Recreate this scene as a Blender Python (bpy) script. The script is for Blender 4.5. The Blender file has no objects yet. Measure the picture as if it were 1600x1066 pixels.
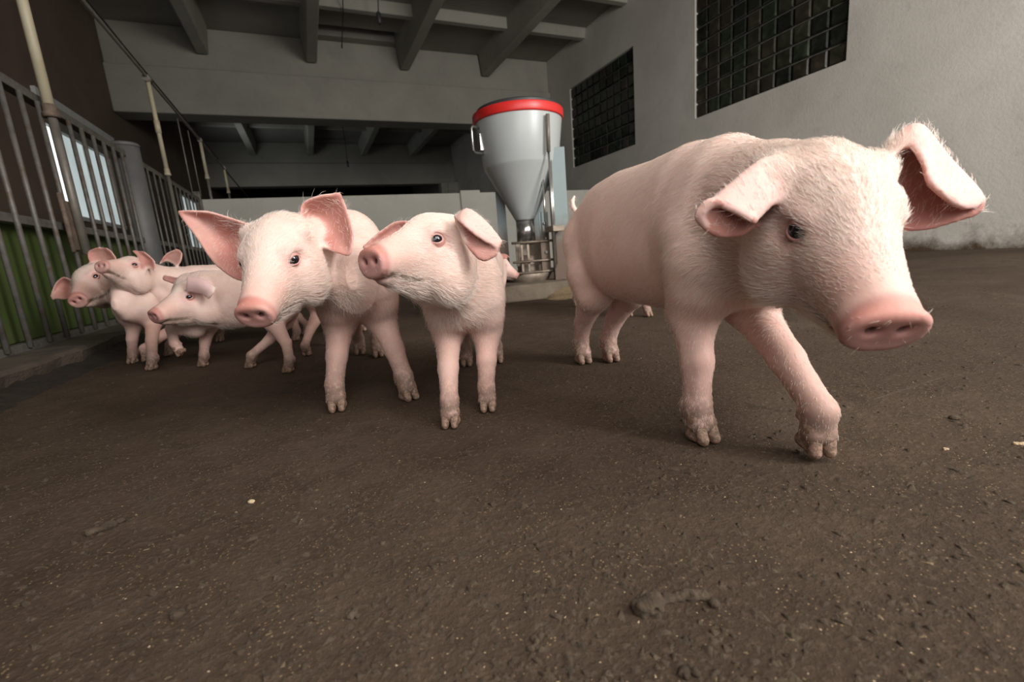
import bpy, bmesh, math, random, zlib
import numpy as np
from mathutils import Vector, Matrix
from mathutils.kdtree import KDTree

random.seed(7)
SC = bpy.context.scene
COL = SC.collection

# ------------------------------------------------------------------ camera
CAM_H, FPX = 0.30, 711.0
YAW, PITCH, ROLL = math.radians(22.9), math.radians(11.086), math.radians(4.584)
_f = np.array([math.sin(YAW)*math.cos(PITCH), math.cos(YAW)*math.cos(PITCH), -math.sin(PITCH)])
_r0 = np.array([math.cos(YAW), -math.sin(YAW), 0.0]); _u0 = np.cross(_r0, _f)
_r = _r0*math.cos(ROLL) - _u0*math.sin(ROLL)
_u = _u0*math.cos(ROLL) + _r0*math.sin(ROLL)
EYE = np.array([0, 0, CAM_H])
cam_data = bpy.data.cameras.new('camera')
cam = bpy.data.objects.new('camera', cam_data); COL.objects.link(cam)
cam_data.sensor_fit = 'HORIZONTAL'; cam_data.sensor_width = 36.0
cam_data.lens = FPX/1600*36.0
cam_data.clip_start = 0.02; cam_data.clip_end = 200
cam.matrix_world = Matrix(((_r[0], _u[0], -_f[0], 0), (_r[1], _u[1], -_f[1], 0), (_r[2], _u[2], -_f[2], CAM_H), (0, 0, 0, 1)))
cam_data.dof.use_dof = True; cam_data.dof.focus_distance = 0.80; cam_data.dof.aperture_fstop = 6.3
SC.camera = cam

# ------------------------------------------------------------------ light and exposure
SC.view_settings.view_transform = 'Standard'; SC.view_settings.look = 'None'
SC.view_settings.gamma = 1.0; SC.view_settings.use_curve_mapping = False
SC.view_settings.exposure = 0.28
W = bpy.data.worlds.new('world'); SC.world = W; W.use_nodes = True
W.node_tree.nodes['Background'].inputs[0].default_value = (0.80, 0.90, 1.0, 1)
W.node_tree.nodes['Background'].inputs[1].default_value = 0.16

def area(name, loc, target, sx, sy, power, color):
    l = bpy.data.lights.new(name, 'AREA'); l.shape = 'RECTANGLE'; l.size = sx; l.size_y = sy
    l.energy = power; l.color = color
    o = bpy.data.objects.new(name, l); COL.objects.link(o); o.location = loc
    o.rotation_euler = (Vector(target)-Vector(loc)).to_track_quat('-Z', 'Y').to_euler()
    return o
area('camera_key_light', (0.6, -0.75, 1.65), (0.5, 1.0, 0.1), 2.0, 1.3, 43, (1.0, 0.965, 0.92))  # added flash-like key lamp above and behind the camera, no door modelled
area('left_fill_light', (-0.6, -1.1, 1.0), (0.5, 0.5, 0.25), 1.4, 1.0, 9, (1.0, 0.97, 0.94))  # added fill lamp from the left, lifts the large pig's dim flank
area('right_wall_fill', (3.0, -2.4, 2.3), (5.4, 2.6, 1.2), 1.8, 1.8, 270, (1.0, 0.975, 0.94))  # added lamp that brightens the right wall, no opening modelled
area('far_bay_daylight', (-1.6, 14.0, 2.6), (2.0, 15.0, 3.4), 2.0, 1.2, 9, (0.90, 0.97, 1.0))

# ------------------------------------------------------------------ picture rays -> points in the barn
def ray(x, y): return _f + _r*((x-800)/FPX) - _u*((y-533)/FPX)
def P(x, y, d): return EYE + d*ray(x, y)
def G(x, y, z=0.0):
    v = ray(x, y); return EYE + v*((z-CAM_H)/v[2])
def near_on_ray(c, x, y, s, far=False):
    v = ray(x, y); o = EYE-c; a = v@v; b = 2*v@o; cc = o@o-s*s
    D = max(0.0, b*b-4*a*cc)
    return EYE + v*((-b+(1 if far else -1)*math.sqrt(D))/(2*a))

# ------------------------------------------------------------------ object helpers
def tag(o, label=None, cat=None, group=None, kind=None):
    if label: o['label'] = label
    if cat: o['category'] = cat
    if group: o['group'] = group
    if kind: o['kind'] = kind
    return o
def empty(name, loc=(0, 0, 0), rz=0.0):
    o = bpy.data.objects.new(name, None); COL.objects.link(o); o.location = loc
    o.rotation_euler = (0, 0, rz); o.empty_display_size = 0.05
    return o
def link_mesh(name, me, mat=None, parent=None, loc=(0, 0, 0)):
    o = bpy.data.objects.new(name, me); COL.objects.link(o); o.location = loc
    if mat is not None and not me.materials: me.materials.append(mat)
    if parent is not None: o.parent = parent
    return o
def bm_obj(name, bm, mat, parent=None, loc=(0, 0, 0), smooth=False, bevel=0.0, seg=2):
    me = bpy.data.meshes.new(name); bm.normal_update(); bm.to_mesh(me); bm.free()
    if smooth: me.polygons.foreach_set('use_smooth', [True]*len(me.polygons))
    o = link_mesh(name, me, mat, parent, loc)
    if bevel:
        m = o.modifiers.new('bevel', 'BEVEL'); m.width = bevel; m.segments = seg; m.limit_method = 'ANGLE'
    return o
def bx(bm, lo, hi):
    x0, y0, z0 = lo; x1, y1, z1 = hi
    v = [bm.verts.new(p) for p in ((x0,y0,z0),(x1,y0,z0),(x1,y1,z0),(x0,y1,z0),(x0,y0,z1),(x1,y0,z1),(x1,y1,z1),(x0,y1,z1))]
    for f in ((0,3,2,1),(4,5,6,7),(0,1,5,4),(1,2,6,5),(2,3,7,6),(3,0,4,7)): bm.faces.new([v[i] for i in f])
def box(name, lo, hi, mat, parent=None, bevel=0.0, loc=(0, 0, 0)):
    bm = bmesh.new(); bx(bm, lo, hi); return bm_obj(name, bm, mat, parent, loc, bevel=bevel)
def tube(bm, pts, r, n=12, cap=True, radii=None):
    pts = [Vector(p) for p in pts]; rings = []; prev = None
    for i, p in enumerate(pts):
        d = ((pts[min(i+1, len(pts)-1)]-p).normalized() + (p-pts[max(i-1, 0)]).normalized())
        if d.length < 1e-6: d = Vector((0, 0, 1))
        d.normalize()
        a = d.orthogonal().normalized() if prev is None else (prev-d*prev.dot(d)).normalized()
        prev = a; b = d.cross(a); rr = radii[i] if radii else r
        rings.append([bm.verts.new(p + (a*math.cos(t)+b*math.sin(t))*rr) for t in [2*math.pi*k/n for k in range(n)]])
    for A, B in zip(rings[:-1], rings[1:]):
        for k in range(n): bm.faces.new((A[k], A[(k+1)%n], B[(k+1)%n], B[k]))
    if cap: bm.faces.new(rings[0][::-1]); bm.faces.new(rings[-1])
def tube_obj(name, pts, r, mat, parent=None, n=12, radii=None, loc=(0, 0, 0)):
    bm = bmesh.new(); tube(bm, pts, r, n, True, radii); o = bm_obj(name, bm, mat, parent, loc)
    me = o.data; me.polygons.foreach_set('use_smooth', [len(p.vertices) == 4 for p in me.polygons]); return o
def lathe(bm, prof, n=48, c=(0, 0), closed=False):
    rings = [[bm.verts.new((c[0]+r*math.cos(2*math.pi*k/n), c[1]+r*math.sin(2*math.pi*k/n), z)) for k in range(n)] for r, z in prof]
    pairs = list(zip(rings[:-1], rings[1:])) + ([(rings[-1], rings[0])] if closed else [])
    for A, B in pairs:
        for k in range(n): bm.faces.new((A[k], A[(k+1)%n], B[(k+1)%n], B[k]))
    return rings

# ------------------------------------------------------------------ materials
class NT:
    def __init__(s, name):
        s.m = bpy.data.materials.new(name); s.m.use_nodes = True; s.t = s.m.node_tree
        s.b = s.t.nodes['Principled BSDF']
    def n(s, typ, **kw):
        nd = s.t.nodes.new(typ)
        for k, v in kw.items(): setattr(nd, k, v)
        return nd
    def l(s, a, b): s.t.links.new(a, b)
    def coord(s, scale=(1, 1, 1), world=False):
        tc = s.n('ShaderNodeNewGeometry' if world else 'ShaderNodeTexCoord'); mp = s.n('ShaderNodeMapping')
        s.l(tc.outputs['Position' if world else 'Object'], mp.inputs[0]); mp.inputs['Scale'].default_value = scale
        return mp.outputs[0]
    def noise(s, co, sc, det=4, rough=.55, dist=0.0):
        nd = s.n('ShaderNodeTexNoise'); nd.inputs['Scale'].default_value = sc; nd.inputs['Detail'].default_value = det
        nd.inputs['Roughness'].default_value = rough; nd.inputs['Distortion'].default_value = dist
        s.l(co, nd.inputs['Vector']); return nd.outputs['Fac']
    def ramp(s, fac, stops):
        nd = s.n('ShaderNodeValToRGB'); cr = nd.color_ramp
        while len(cr.elements) < len(stops): cr.elements.new(0.5)
        for e, (p, c) in zip(cr.elements, stops):
            e.position = p; e.color = (*c, 1) if len(c) == 3 else c
        s.l(fac, nd.inputs[0]); return nd.outputs[0]
    def mix(s, fac, a, b, mode='MIX'):
        nd = s.n('ShaderNodeMix', data_type='RGBA', blend_type=mode)
        for inp, v in ((nd.inputs['Factor'], fac), (nd.inputs['A'], a), (nd.inputs['B'], b)):
            if hasattr(v, 'is_linked'): s.l(v, inp)
            elif isinstance(v, (int, float)): inp.default_value = v
            else: inp.default_value = (*v, 1)
        return nd.outputs['Result']
    def math(s, op, a, b=0.0, clamp=False):
        nd = s.n('ShaderNodeMath', operation=op, use_clamp=clamp)
        for inp, v in ((nd.inputs[0], a), (nd.inputs[1], b)):
            if hasattr(v, 'is_linked'): s.l(v, inp)
            else: inp.default_value = v
        return nd.outputs[0]
    def bump(s, h, strength=.3, dist=.01, normal=None):
        nd = s.n('ShaderNodeBump'); nd.inputs['Strength'].default_value = strength; nd.inputs['Distance'].default_value = dist
        s.l(h, nd.inputs['Height'])
        if normal is not None: s.l(normal, nd.inputs['Normal'])
        s.l(nd.outputs[0], s.b.inputs['Normal']); return nd.outputs[0]
    def set(s, color=None, rough=.6, metal=0.0, spec=.5):
        if color is not None:
            if hasattr(color, 'is_linked'): s.l(color, s.b.inputs['Base Color'])
            else: s.b.inputs['Base Color'].default_value = (*color, 1)
        if hasattr(rough, 'is_linked'): s.l(rough, s.b.inputs['Roughness'])
        else: s.b.inputs['Roughness'].default_value = rough
        s.b.inputs['Metallic'].default_value = metal; s.b.inputs['Specular IOR Level'].default_value = spec
        return s.m
def noisy(name, c1, c2, scale=8, rough=.7, metal=0.0, bump=.2, bdist=.004, c3=None, det=5):
    t = NT(name); co = t.coord(world=True); f = t.noise(co, scale, det, .6)
    st = [(.3, c1), (.7, c2)] if c3 is None else [(.25, c1), (.5, c2), (.68, c3)]
    if bump: t.bump(t.noise(co, scale*6, 4, .7), bump, bdist)
    return t.set(t.ramp(f, st), rough, metal)

def make_floor_mat():
    t = NT('muddy_concrete'); co = t.coord(world=True)
    big = t.noise(co, 1.6, 5, .6, .6); mid = t.noise(co, 14, 6, .65, .4); fine = t.noise(co, 120, 5, .7)
    base = t.ramp(big, [(.30, (.048, .031, .020)), (.52, (.073, .049, .033)), (.72, (.100, .073, .052))])
    c = t.mix(t.math('MULTIPLY', t.math('SUBTRACT', mid, .40, True), 2.6, True), base, (.040, .027, .017))
    c = t.mix(t.math('MULTIPLY', t.math('SUBTRACT', fine, .52, True), 3.0, True), c, (.135, .098, .068))
    # drag scratches of paler concrete
    mp = t.n('ShaderNodeMapping'); g = t.n('ShaderNodeNewGeometry'); t.l(g.outputs['Position'], mp.inputs[0])
    mp.inputs['Rotation'].default_value = (0, 0, math.radians(38)); mp.inputs['Scale'].default_value = (1.2, 26, 1)
    sc = t.noise(mp.outputs[0], 2.0, 4, .7)
    c = t.mix(t.math('MULTIPLY', t.math('SUBTRACT', sc, .62, True), 2.2, True), c, (.17, .14, .115))
    vo = t.n('ShaderNodeTexVoronoi'); vo.inputs['Scale'].default_value = 190; t.l(co, vo.inputs['Vector'])
    sp = t.math('MULTIPLY', t.math('LESS_THAN', vo.outputs['Distance'], .17), t.math('GREATER_THAN', mid, .50))
    c = t.mix(t.math('MULTIPLY', sp, .75), c, (.28, .19, .10))
    h = t.math('ADD', t.math('MULTIPLY', mid, 1.0), t.math('MULTIPLY', fine, .55))
    t.bump(h, .75, .010)
    return t.set(c, .85, 0, .18)
def make_plaster(name, c1, c2, dirt, zlow=.0, zhigh=.22):
    t = NT(name); co = t.coord(world=True)
    f = t.noise(co, .9, 6, .62, .5); f2 = t.noise(co, 7, 5, .7)
    c = t.ramp(f, [(.3, c1), (.65, c2)])
    c = t.mix(t.math('MULTIPLY', t.math('SUBTRACT', f2, .58, True), 1.6, True), c, tuple(v*.62 for v in c1))
    sx = t.n('ShaderNodeSeparateXYZ'); g = t.n('ShaderNodeNewGeometry'); t.l(g.outputs['Position'], sx.inputs[0])
    z = t.math('ADD', sx.outputs['Z'], t.math('MULTIPLY', t.math('SUBTRACT', t.noise(co, 2.2, 7, .72), .5), .75))
    mr = t.n('ShaderNodeMapRange'); t.l(z, mr.inputs[0]); mr.inputs[1].default_value = zlow; mr.inputs[2].default_value = zhigh
    mr.inputs[3].default_value = 1; mr.inputs[4].default_value = 0
    c = t.mix(mr.outputs[0], c, dirt)
    t.bump(t.math('ADD', f2, t.noise(co, 40, 4, .7)), .35, .008)
    return t.set(c, .85, 0, .2)
M = {}
M['floor'] = make_floor_mat()
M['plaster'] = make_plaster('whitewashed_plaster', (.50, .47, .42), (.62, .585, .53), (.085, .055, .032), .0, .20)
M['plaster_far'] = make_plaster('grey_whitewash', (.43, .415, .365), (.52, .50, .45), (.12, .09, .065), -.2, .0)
M['left_plaster'] = make_plaster('dark_brown_plaster', (.13, .095, .072), (.17, .125, .096), (.06, .045, .035), -.2, .2)  # dark brown plaster tone, darker towards the floor
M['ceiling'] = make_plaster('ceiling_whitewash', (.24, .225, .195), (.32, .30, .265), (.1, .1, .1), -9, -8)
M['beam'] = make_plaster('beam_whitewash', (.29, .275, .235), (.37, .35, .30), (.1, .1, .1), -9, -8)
M['curb'] = noisy('curb_concrete', (.055, .04, .028), (.11, .085, .062), 9, .85, bump=.6, bdist=.012)
M['platform'] = noisy('feed_step_concrete', (.10, .075, .052), (.19, .15, .11), 7, .85, bump=.5, bdist=.01)
M['rail'] = noisy('rusty_grey_steel', (.095, .08, .068), (.18, .168, .152), 16, .55, .35, .3, .002, c3=(.135, .098, .072))
M['rust'] = noisy('rusty_bracket', (.12, .08, .06), (.24, .18, .14), 30, .75, .2, .5, .003)
M['post'] = noisy('galvanised_post', (.14, .14, .135), (.21, .205, .195), 6, .6, .3, .15, .002)
M['green'] = noisy('mossy_green_board', (.042, .070, .012), (.068, .105, .020), 3, .75, c3=(.09, .105, .03), bump=.15)
M['cream'] = noisy('cream_plastic_pipe', (.42, .37, .25), (.52, .46, .33), 9, .5, bump=.05)
M['pipe'] = noisy('grey_pipe', (.17, .15, .13), (.26, .235, .20), 12, .5, .3, .1, .001)
M['frame'] = noisy('pale_window_frame', (.50, .52, .50), (.62, .64, .62), 10, .6, bump=.1)
M['hopper'] = noisy('white_plastic_hopper', (.41, .435, .43), (.46, .485, .475), 3, .33, bump=.0)
M['red'] = noisy('red_plastic_band', (.62, .022, .020), (.70, .03, .026), 5, .38, bump=.05)
M['black'] = noisy('black_plastic', (.03, .03, .03), (.05, .05, .05), 6, .5, bump=.1)
M['zinc'] = noisy('blue_grey_painted_steel', (.30, .37, .38), (.38, .45, .455), 7, .45, .15, .1, .001)
def make_leg_mat():
    t = NT('painted_steel_dirty_foot'); co = t.coord(world=True)
    sx = t.n('ShaderNodeSeparateXYZ'); g = t.n('ShaderNodeNewGeometry'); t.l(g.outputs['Position'], sx.inputs[0])
    z = t.math('ADD', sx.outputs['Z'], t.math('MULTIPLY', t.math('SUBTRACT', t.noise(co, 14, 5, .7), .5), .22))
    mr = t.n('ShaderNodeMapRange'); t.l(z, mr.inputs[0]); mr.inputs[1].default_value = .34; mr.inputs[2].default_value = .50
    mr.inputs[3].default_value = 1; mr.inputs[4].default_value = 0
    c = t.mix(mr.outputs[0], (.25, .31, .315), (.15, .105, .075)); t.bump(t.noise(co, 60, 4, .7), .2, .002)
    return t.set(c, .55, .1)
M['leg'] = make_leg_mat()
M['steel'] = noisy('stainless_tube', (.42, .41, .39), (.60, .585, .56), 10, .25, .9, .1, .001)
M['steel_dirty'] = noisy('fouled_steel', (.16, .12, .09), (.34, .28, .22), 14, .5, .5, .3, .002)
M['feed'] = noisy('feed_meal', (.17, .12, .065), (.28, .20, .11), 60, .95, bump=.8, bdist=.006)
M['dark'] = noisy('dark_void', (.02, .018, .016), (.035, .03, .027), 5, .9)  # near-black colour that puts darkness into vent slots and far end
M['mortar'] = noisy('window_mortar', (.085, .08, .068), (.15, .14, .12), 20, .9, bump=.3)
M['cable'] = noisy('black_cable', (.015, .015, .015), (.03, .03, .03), 20, .6, bump=.0)

# ------------------------------------------------------------------ the barn
XR, XL, CZ = 5.4, -2.45, 4.30
def wall_with_holes(name, axis, at, thick, a0, a1, z0, z1, holes, mat):
    """slab wall; holes = list of (a_lo, a_hi, z_lo, z_hi)"""
    As = sorted({a0, a1, *[h[0] for h in holes], *[h[1] for h in holes]}); Zs = sorted({z0, z1, *[h[2] for h in holes], *[h[3] for h in holes]})
    bm = bmesh.new()
    for i in range(len(As)-1):
        for j in range(len(Zs)-1):
            am, zm = (As[i]+As[i+1])/2, (Zs[j]+Zs[j+1])/2
            if any(h[0] < am < h[1] and h[2] < zm < h[3] for h in holes): continue
            lo, hi = min(at, at+thick), max(at, at+thick)
            if axis == 'x': bx(bm, (lo, As[i], Zs[j]), (hi, As[i+1], Zs[j+1]))
            else: bx(bm, (As[i], lo, Zs[j]), (As[i+1], hi, Zs[j+1]))
    bmesh.ops.remove_doubles(bm, verts=bm.verts, dist=1e-5)
    # drop the inner faces shared by neighbouring cells
    seen = {}
    for f in bm.faces: seen.setdefault(tuple(sorted(v.index for v in f.verts)), []).append(f)
    bm.verts.index_update(); seen = {}
    for f in bm.faces: seen.setdefault(tuple(sorted(v.index for v in f.verts)), []).append(f)
    bmesh.ops.delete(bm, geom=[f for fs in seen.values() if len(fs) > 1 for f in fs], context='FACES')
    return tag(bm_obj(name, bm, mat), kind='structure')

tag(box('floor', (-2.6, -3.2, -.20), (5.6, 24.4, 0.0), M['floor']), kind='structure')
W1, W2, W3 = (3.30, 5.35, 1.97, 3.53), (6.68, 8.70, 1.93, 3.46), (10.7, 12.75, 1.93, 3.46)
wall_with_holes('wall_right', 'x', XR, .25, -3.2, 24.4, 0, CZ, [W1, W2, W3], M['plaster'])
LW1, LW2 = (6.95, 9.02, 1.08, 2.36), (12.9, 14.9, .95, 2.25)
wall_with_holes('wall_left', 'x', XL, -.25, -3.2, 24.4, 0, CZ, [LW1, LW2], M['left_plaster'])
tag(box('wall_back', (-2.7, 24.2, 0), (5.65, 24.45, CZ), M['dark']), kind='structure')
# ceiling slab with an open vent slot in front of each beam
ceil = tag(empty('ceiling', (0, 0, 0)), kind='structure')
slab = wall_with_holes('ceiling_slab', 'z', 0, 1, 0, 1, 0, 1, [], M['ceiling']) if False else None
def slab_obj():
    xs = [-2.7, .66, 2.08, 5.65]; ys = [-3.2, 9.0, 9.38, 16.35, 16.75, 24.4]; bm = bmesh.new()
    for i in range(3):
        for j in range(5):
            if i == 1 and j in (1, 3): continue
            bx(bm, (xs[i], ys[j], CZ), (xs[i+1], ys[j+1], CZ+.16))
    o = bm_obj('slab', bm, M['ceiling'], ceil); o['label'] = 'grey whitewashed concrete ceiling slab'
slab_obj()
for y0 in (8.95, 16.30):
    o = box('vent_blocker', (.60, y0, CZ+.17), (2.14, y0+.5, CZ+.21), M['dark'], ceil); o['label'] = 'dark light blocker added over the vent slot'  # added board, blocks outside light so the slot stays dark
RIBX = [-2.62+.0, -1.08, .58, 2.24, 3.90, 5.30]
def rib(x, y0, y1):
    bm = bmesh.new()
    pr = [(-.13, CZ), (-.085, 3.88), (.085, 3.88), (.13, CZ)]
    A = [bm.verts.new((x+a, y0, z)) for a, z in pr]; B = [bm.verts.new((x+a, y1, z)) for a, z in pr]
    for k in range(3): bm.faces.new((A[k], A[k+1], B[k+1], B[k]))
    bm.faces.new(A[::-1]); bm.faces.new(B)
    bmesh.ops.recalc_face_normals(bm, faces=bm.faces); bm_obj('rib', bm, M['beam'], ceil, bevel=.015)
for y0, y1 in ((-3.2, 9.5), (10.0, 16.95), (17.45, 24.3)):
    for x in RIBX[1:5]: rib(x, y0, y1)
def cross(y, x0, x1, z=4.14):
    bm = bmesh.new(); pr = [(-.10, CZ), (-.06, z), (.06, z), (.10, CZ)]
    A = [bm.verts.new((x0, y+a, zz)) for a, zz in pr]; B = [bm.verts.new((x1, y+a, zz)) for a, zz in pr]
    for k in range(3): bm.faces.new((A[k], A[k+1], B[k+1], B[k]))
    bm.faces.new(A[::-1]); bm.faces.new(B)
    bmesh.ops.recalc_face_normals(bm, faces=bm.faces); bm_obj('cross_rib', bm, M['beam'], ceil, bevel=.01)
for y in (5.5, 6.85, 8.12, 11.6, 13.2, 14.8, 19, 21):
    for a, b in zip([XL, -1.08, .58, 2.24, 3.90], [-1.08, .58, 2.24, 3.90, XR]):
        cross(y, a+(.10 if a > XL else 0), b-(.10 if b < XR else 0))
def beam(n, y0, y1, zb):
    bm = bmesh.new(); bx(bm, (XL, y0, zb), (XR, y1, 3.66)); bx(bm, (XL, y0+.07, 3.66), (XR, y1-.07, CZ))
    tag(bm_obj(n, bm, M['beam'], bevel=.02), kind='structure')
beam('trim_1', 9.5, 9.98, 2.95); beam('trim_2', 17.0, 17.48, 2.95)
# haunched column carrying the second beam at the right wall
bm = bmesh.new(); bx(bm, (5.0, 16.6, 0), (XR, 17.0, 2.95)); bx(bm, (4.75, 16.6, 2.55), (5.0, 17.0, 2.95))
tag(bm_obj('trim_3', bm, M['beam'], bevel=.03), kind='structure')
# curb along the fence
bm = bmesh.new()
nY = 60; prof = [(-1.45, 0.0), (-1.45, .075), (-.86, .072), (-.838, .062), (-.85, .0)]
rows = []
for i in range(nY+1):
    y = .2+i*(6.25/nY); rows.append([bm.verts.new((x+(.012*math.sin(y*9.3)+.008*math.sin(y*23+1) if k > 1 else 0), y, max(0, z+(.003*math.sin(y*14+k) if 0 < k < 4 else 0)))) for k, (x, z) in enumerate(prof)])
for A, B in zip(rows[:-1], rows[1:]):
    for k in range(4): bm.faces.new((A[k], B[k], B[k+1], A[k+1]))
bm.faces.new(rows[0]); bm.faces.new(rows[-1][::-1]); bmesh.ops.recalc_face_normals(bm, faces=bm.faces)
tag(bm_obj('trim_4', bm, M['curb']), kind='structure')
# low partition wall with a pilaster
tag(box('wall_partition', (-1.06, 6.45, 0), (5.4, 6.60, 1.175), M['plaster_far'], bevel=.012), kind='structure')
tag(box('trim_5', (2.10, 6.41, 0), (2.40, 6.64, 1.205), M['plaster_far'], bevel=.015), kind='structure')

# windows of glass blocks in the right wall
def block_mat(name, c, r):
    t = NT(name); co = t.coord(world=True); f = t.noise(co, 9, 5, .65, .5)
    col = t.ramp(f, [(.32, tuple(v*.45 for v in c)), (.55, c), (.75, (c[0]*1.9+.012, c[1]*1.8+.012, c[2]*1.7+.01))])
    t.bump(t.noise(co, 35, 4, .6), .25, .004); return t.set(col, r, 0, .5)
BM = [block_mat('green_glass_block', (.022, .030, .018), .22), block_mat('olive_glass_block', (.030, .031, .020), .28),
      block_mat('brown_glass_block', (.034, .027, .019), .3), block_mat('dark_glass_block', (.014, .016, .012), .2)]
def block_mesh(m, w, h, d):
    bm = bmesh.new(); x = d; a, b = w/2, h/2; i = .018
    o = [bm.verts.new((0, s*a, t*b)) for s, t in ((-1,-1),(1,-1),(1,1),(-1,1))]
    f = [bm.verts.new((-x*.6, s*(a-.004), t*(b-.004))) for s, t in ((-1,-1),(1,-1),(1,1),(-1,1))]
    g = [bm.verts.new((-x, s*(a-i), t*(b-i))) for s, t in ((-1,-1),(1,-1),(1,1),(-1,1))]
    for k in range(4):
        j = (k+1) % 4; bm.faces.new((o[k], o[j], f[j], f[k])); bm.faces.new((f[k], f[j], g[j], g[k]))
    bm.faces.new(g); bm.faces.new(o[::-1]); bmesh.ops.recalc_face_normals(bm, faces=bm.faces)
    me = bpy.data.meshes.new('glass_block'); bm.to_mesh(me); bm.free(); me.materials.append(m); return me
def block_window(n, hole, cols, rows_):
    y0, y1, z0, z1 = hole; e = tag(empty('window_%d' % n, (XR+.055, (y0+y1)/2, z0)), kind='structure')
    o = box('mortar_bed', (XR+.055, y0, z0), (XR+.12, y1, z1), M['mortar'], None); o.parent = e; o.matrix_parent_inverse = Matrix.Translation(-e.location)
    cw, ch = (y1-y0)/cols, (z1-z0)/rows_; rnd = random.Random(n)
    mes = [block_mesh(m, cw-.014, ch-.014, .035) for m in BM]
    for i in range(cols):
        for j in range(rows_):
            b = bpy.data.objects.new('glass_block', rnd.choice(mes)); COL.objects.link(b); b.parent = e
            b.location = (rnd.uniform(-.003, .003), y0+(i+.5)*cw-e.location.y, (j+.5)*ch)
            b.rotation_euler = (rnd.uniform(-.006, .006), rnd.uniform(-.02, .02), rnd.uniform(-.02, .02))
block_window(1, W1, 10, 8); block_window(2, W2, 10, 8); block_window(3, W3, 10, 8)
# windows in the left wall: pale frame, one bright and two milky panes
def glow_pane(name, c, s):
    t = NT(name); co = t.coord(world=True); f = t.noise(co, 2.2, 3, .5)
    col = t.ramp(f, [(.3, tuple(v*.75 for v in c)), (.7, c)])
    t.l(col, t.b.inputs['Emission Color']); t.b.inputs['Emission Strength'].default_value = s
    t.set((.3, .33, .33), .25); return t.m
M['pane_bright'] = glow_pane('daylit_pane', (.92, .97, 1.0), 1.3)
M['pane_milky'] = glow_pane('milky_pane', (.50, .58, .58), .75)
def left_window(n, hole, splits, mats):
    y0, y1, z0, z1 = hole; e = tag(empty('window_%d' % n, (XL-.1, (y0+y1)/2, z0)), kind='structure'); L = e.location
    def part(nm, lo, hi, m):
        o = box(nm, tuple(a-b for a, b in zip(lo, L)), tuple(a-b for a, b in zip(hi, L)), m, e); return o
    part('lintel', (XL-.02, y0-.06, z1), (XL+.04, y1+.06, z1+.09), M['frame'])
    part('sill', (XL-.12, y0, z0), (XL+.02, y1, z0+.05), M['frame'])
    zt = z1-.22 if n == 4 else z1-.04
    part('transom', (XL-.12, y0, zt), (XL-.03, y1, z1), M['pipe'])
    ys = [y0]+[y0+(y1-y0)*s for s in splits]+[y1]
    for k, y in enumerate(ys): part('mullion', (XL-.12, y-.03 if k else y, z0+.05), (XL-.05, y+.03 if k < len(ys)-1 else y, zt), M['frame'])
    for k in range(len(ys)-1):
        part('pane', (XL-.09, ys[k]+.03, z0+.05), (XL-.08, ys[k+1]-.03, zt), mats[k])
left_window(4, LW1, (.24, .60), (M['pane_bright'], M['pane_milky'], M['pane_milky']))
left_window(5, LW2, (.5,), (M['pane_milky'], M['pane_milky']))

# ------------------------------------------------------------------ fence, post and pipes on the left
XF = -1.05; ZT, ZM, ZB = 1.14, .582, .085
fence = tag(empty('pen_fence', (XF, 3.0, .07)), 'long rusty grey steel bar fence along the left side of the pen', 'fence')
def fpart(nm, lo, hi, m, bevel=.003):
    return box(nm, tuple(a-b for a, b in zip(lo, (XF, 3.0, .07))), tuple(a-b for a, b in zip(hi, (XF, 3.0, .07))), m, fence, bevel)
for y0, y1 in ((.9, 4.06), (4.2, 6.40)):
    fpart('top_rail', (XF-.022, y0, ZT), (XF+.022, y1, ZT+.04), M['rail'])
    fpart('middle_rail', (XF-.02, y0, ZM-.018), (XF+.02, y1, ZM+.018), M['rail'])
    fpart('bottom_rail', (XF-.02, y0, ZB-.018), (XF+.02, y1, ZB+.018), M['rail'])
bm = bmesh.new(); tube(bm, [(0, 0, .015), (0, 0, ZT-.068)], .0105, 8); bar_me = bpy.data.meshes.new('bar'); bm.to_mesh(bar_me); bm.free(); bar_me.materials.append(M['rail'])
bar_me.polygons.foreach_set('use_smooth', [len(p.vertices) == 4 for p in bar_me.polygons])
bm = bmesh.new(); tube(bm, [(0, 0, .015), (0, 0, ZT-.068)], .0072, 8); bar_thin = bpy.data.meshes.new('bar'); bm.to_mesh(bar_thin); bm.free(); bar_thin.materials.append(M['rail'])
bar_thin.polygons.foreach_set('use_smooth', [len(p.vertices) == 4 for p in bar_thin.polygons])
ys = [1.0+.147*i for i in range(21)] + [4.30+.162*i for i in range(13)]
for y in ys:
    b = bpy.data.objects.new('bar', bar_me if y < 4.2 else bar_thin); COL.objects.link(b); b.parent = fence; b.location = (.026, y-3.0, 0)
fpart('panel', (XF-.065, .9, .10), (XF-.045, 4.06, ZM-.01), M['green'])['label'] = 'mossy green board behind the lower bars'
o = fpart('bracket', (XF+.03, 2.85, .47), (XF+.05, 2.905, .70), M['rust'], .004); o['label'] = 'rusty steel bracket'
tube_obj('hinge_pin', [(.045, -.16, .39), (.045, -.16, .66)], .010, M['rust'], fence)
post = empty('fence_post', (XF+.0, 4.13, .06)); tag(post, 'thick round grey post in the middle of the bar fence', 'post')
tube_obj('shaft', [(0, 0, 0), (0, 0, 1.165)], .085, M['post'], post, 24)
tube_obj('cap', [(0, 0, 1.16), (0, 0, 1.175), (0, 0, 1.185)], .09, M['post'], post, 24, radii=[.089, .089, .078])
end = tag(empty('fence_end_post', (XF, 6.41, .06)), 'thin steel end post where the bar fence meets the low white wall', 'post')
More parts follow.
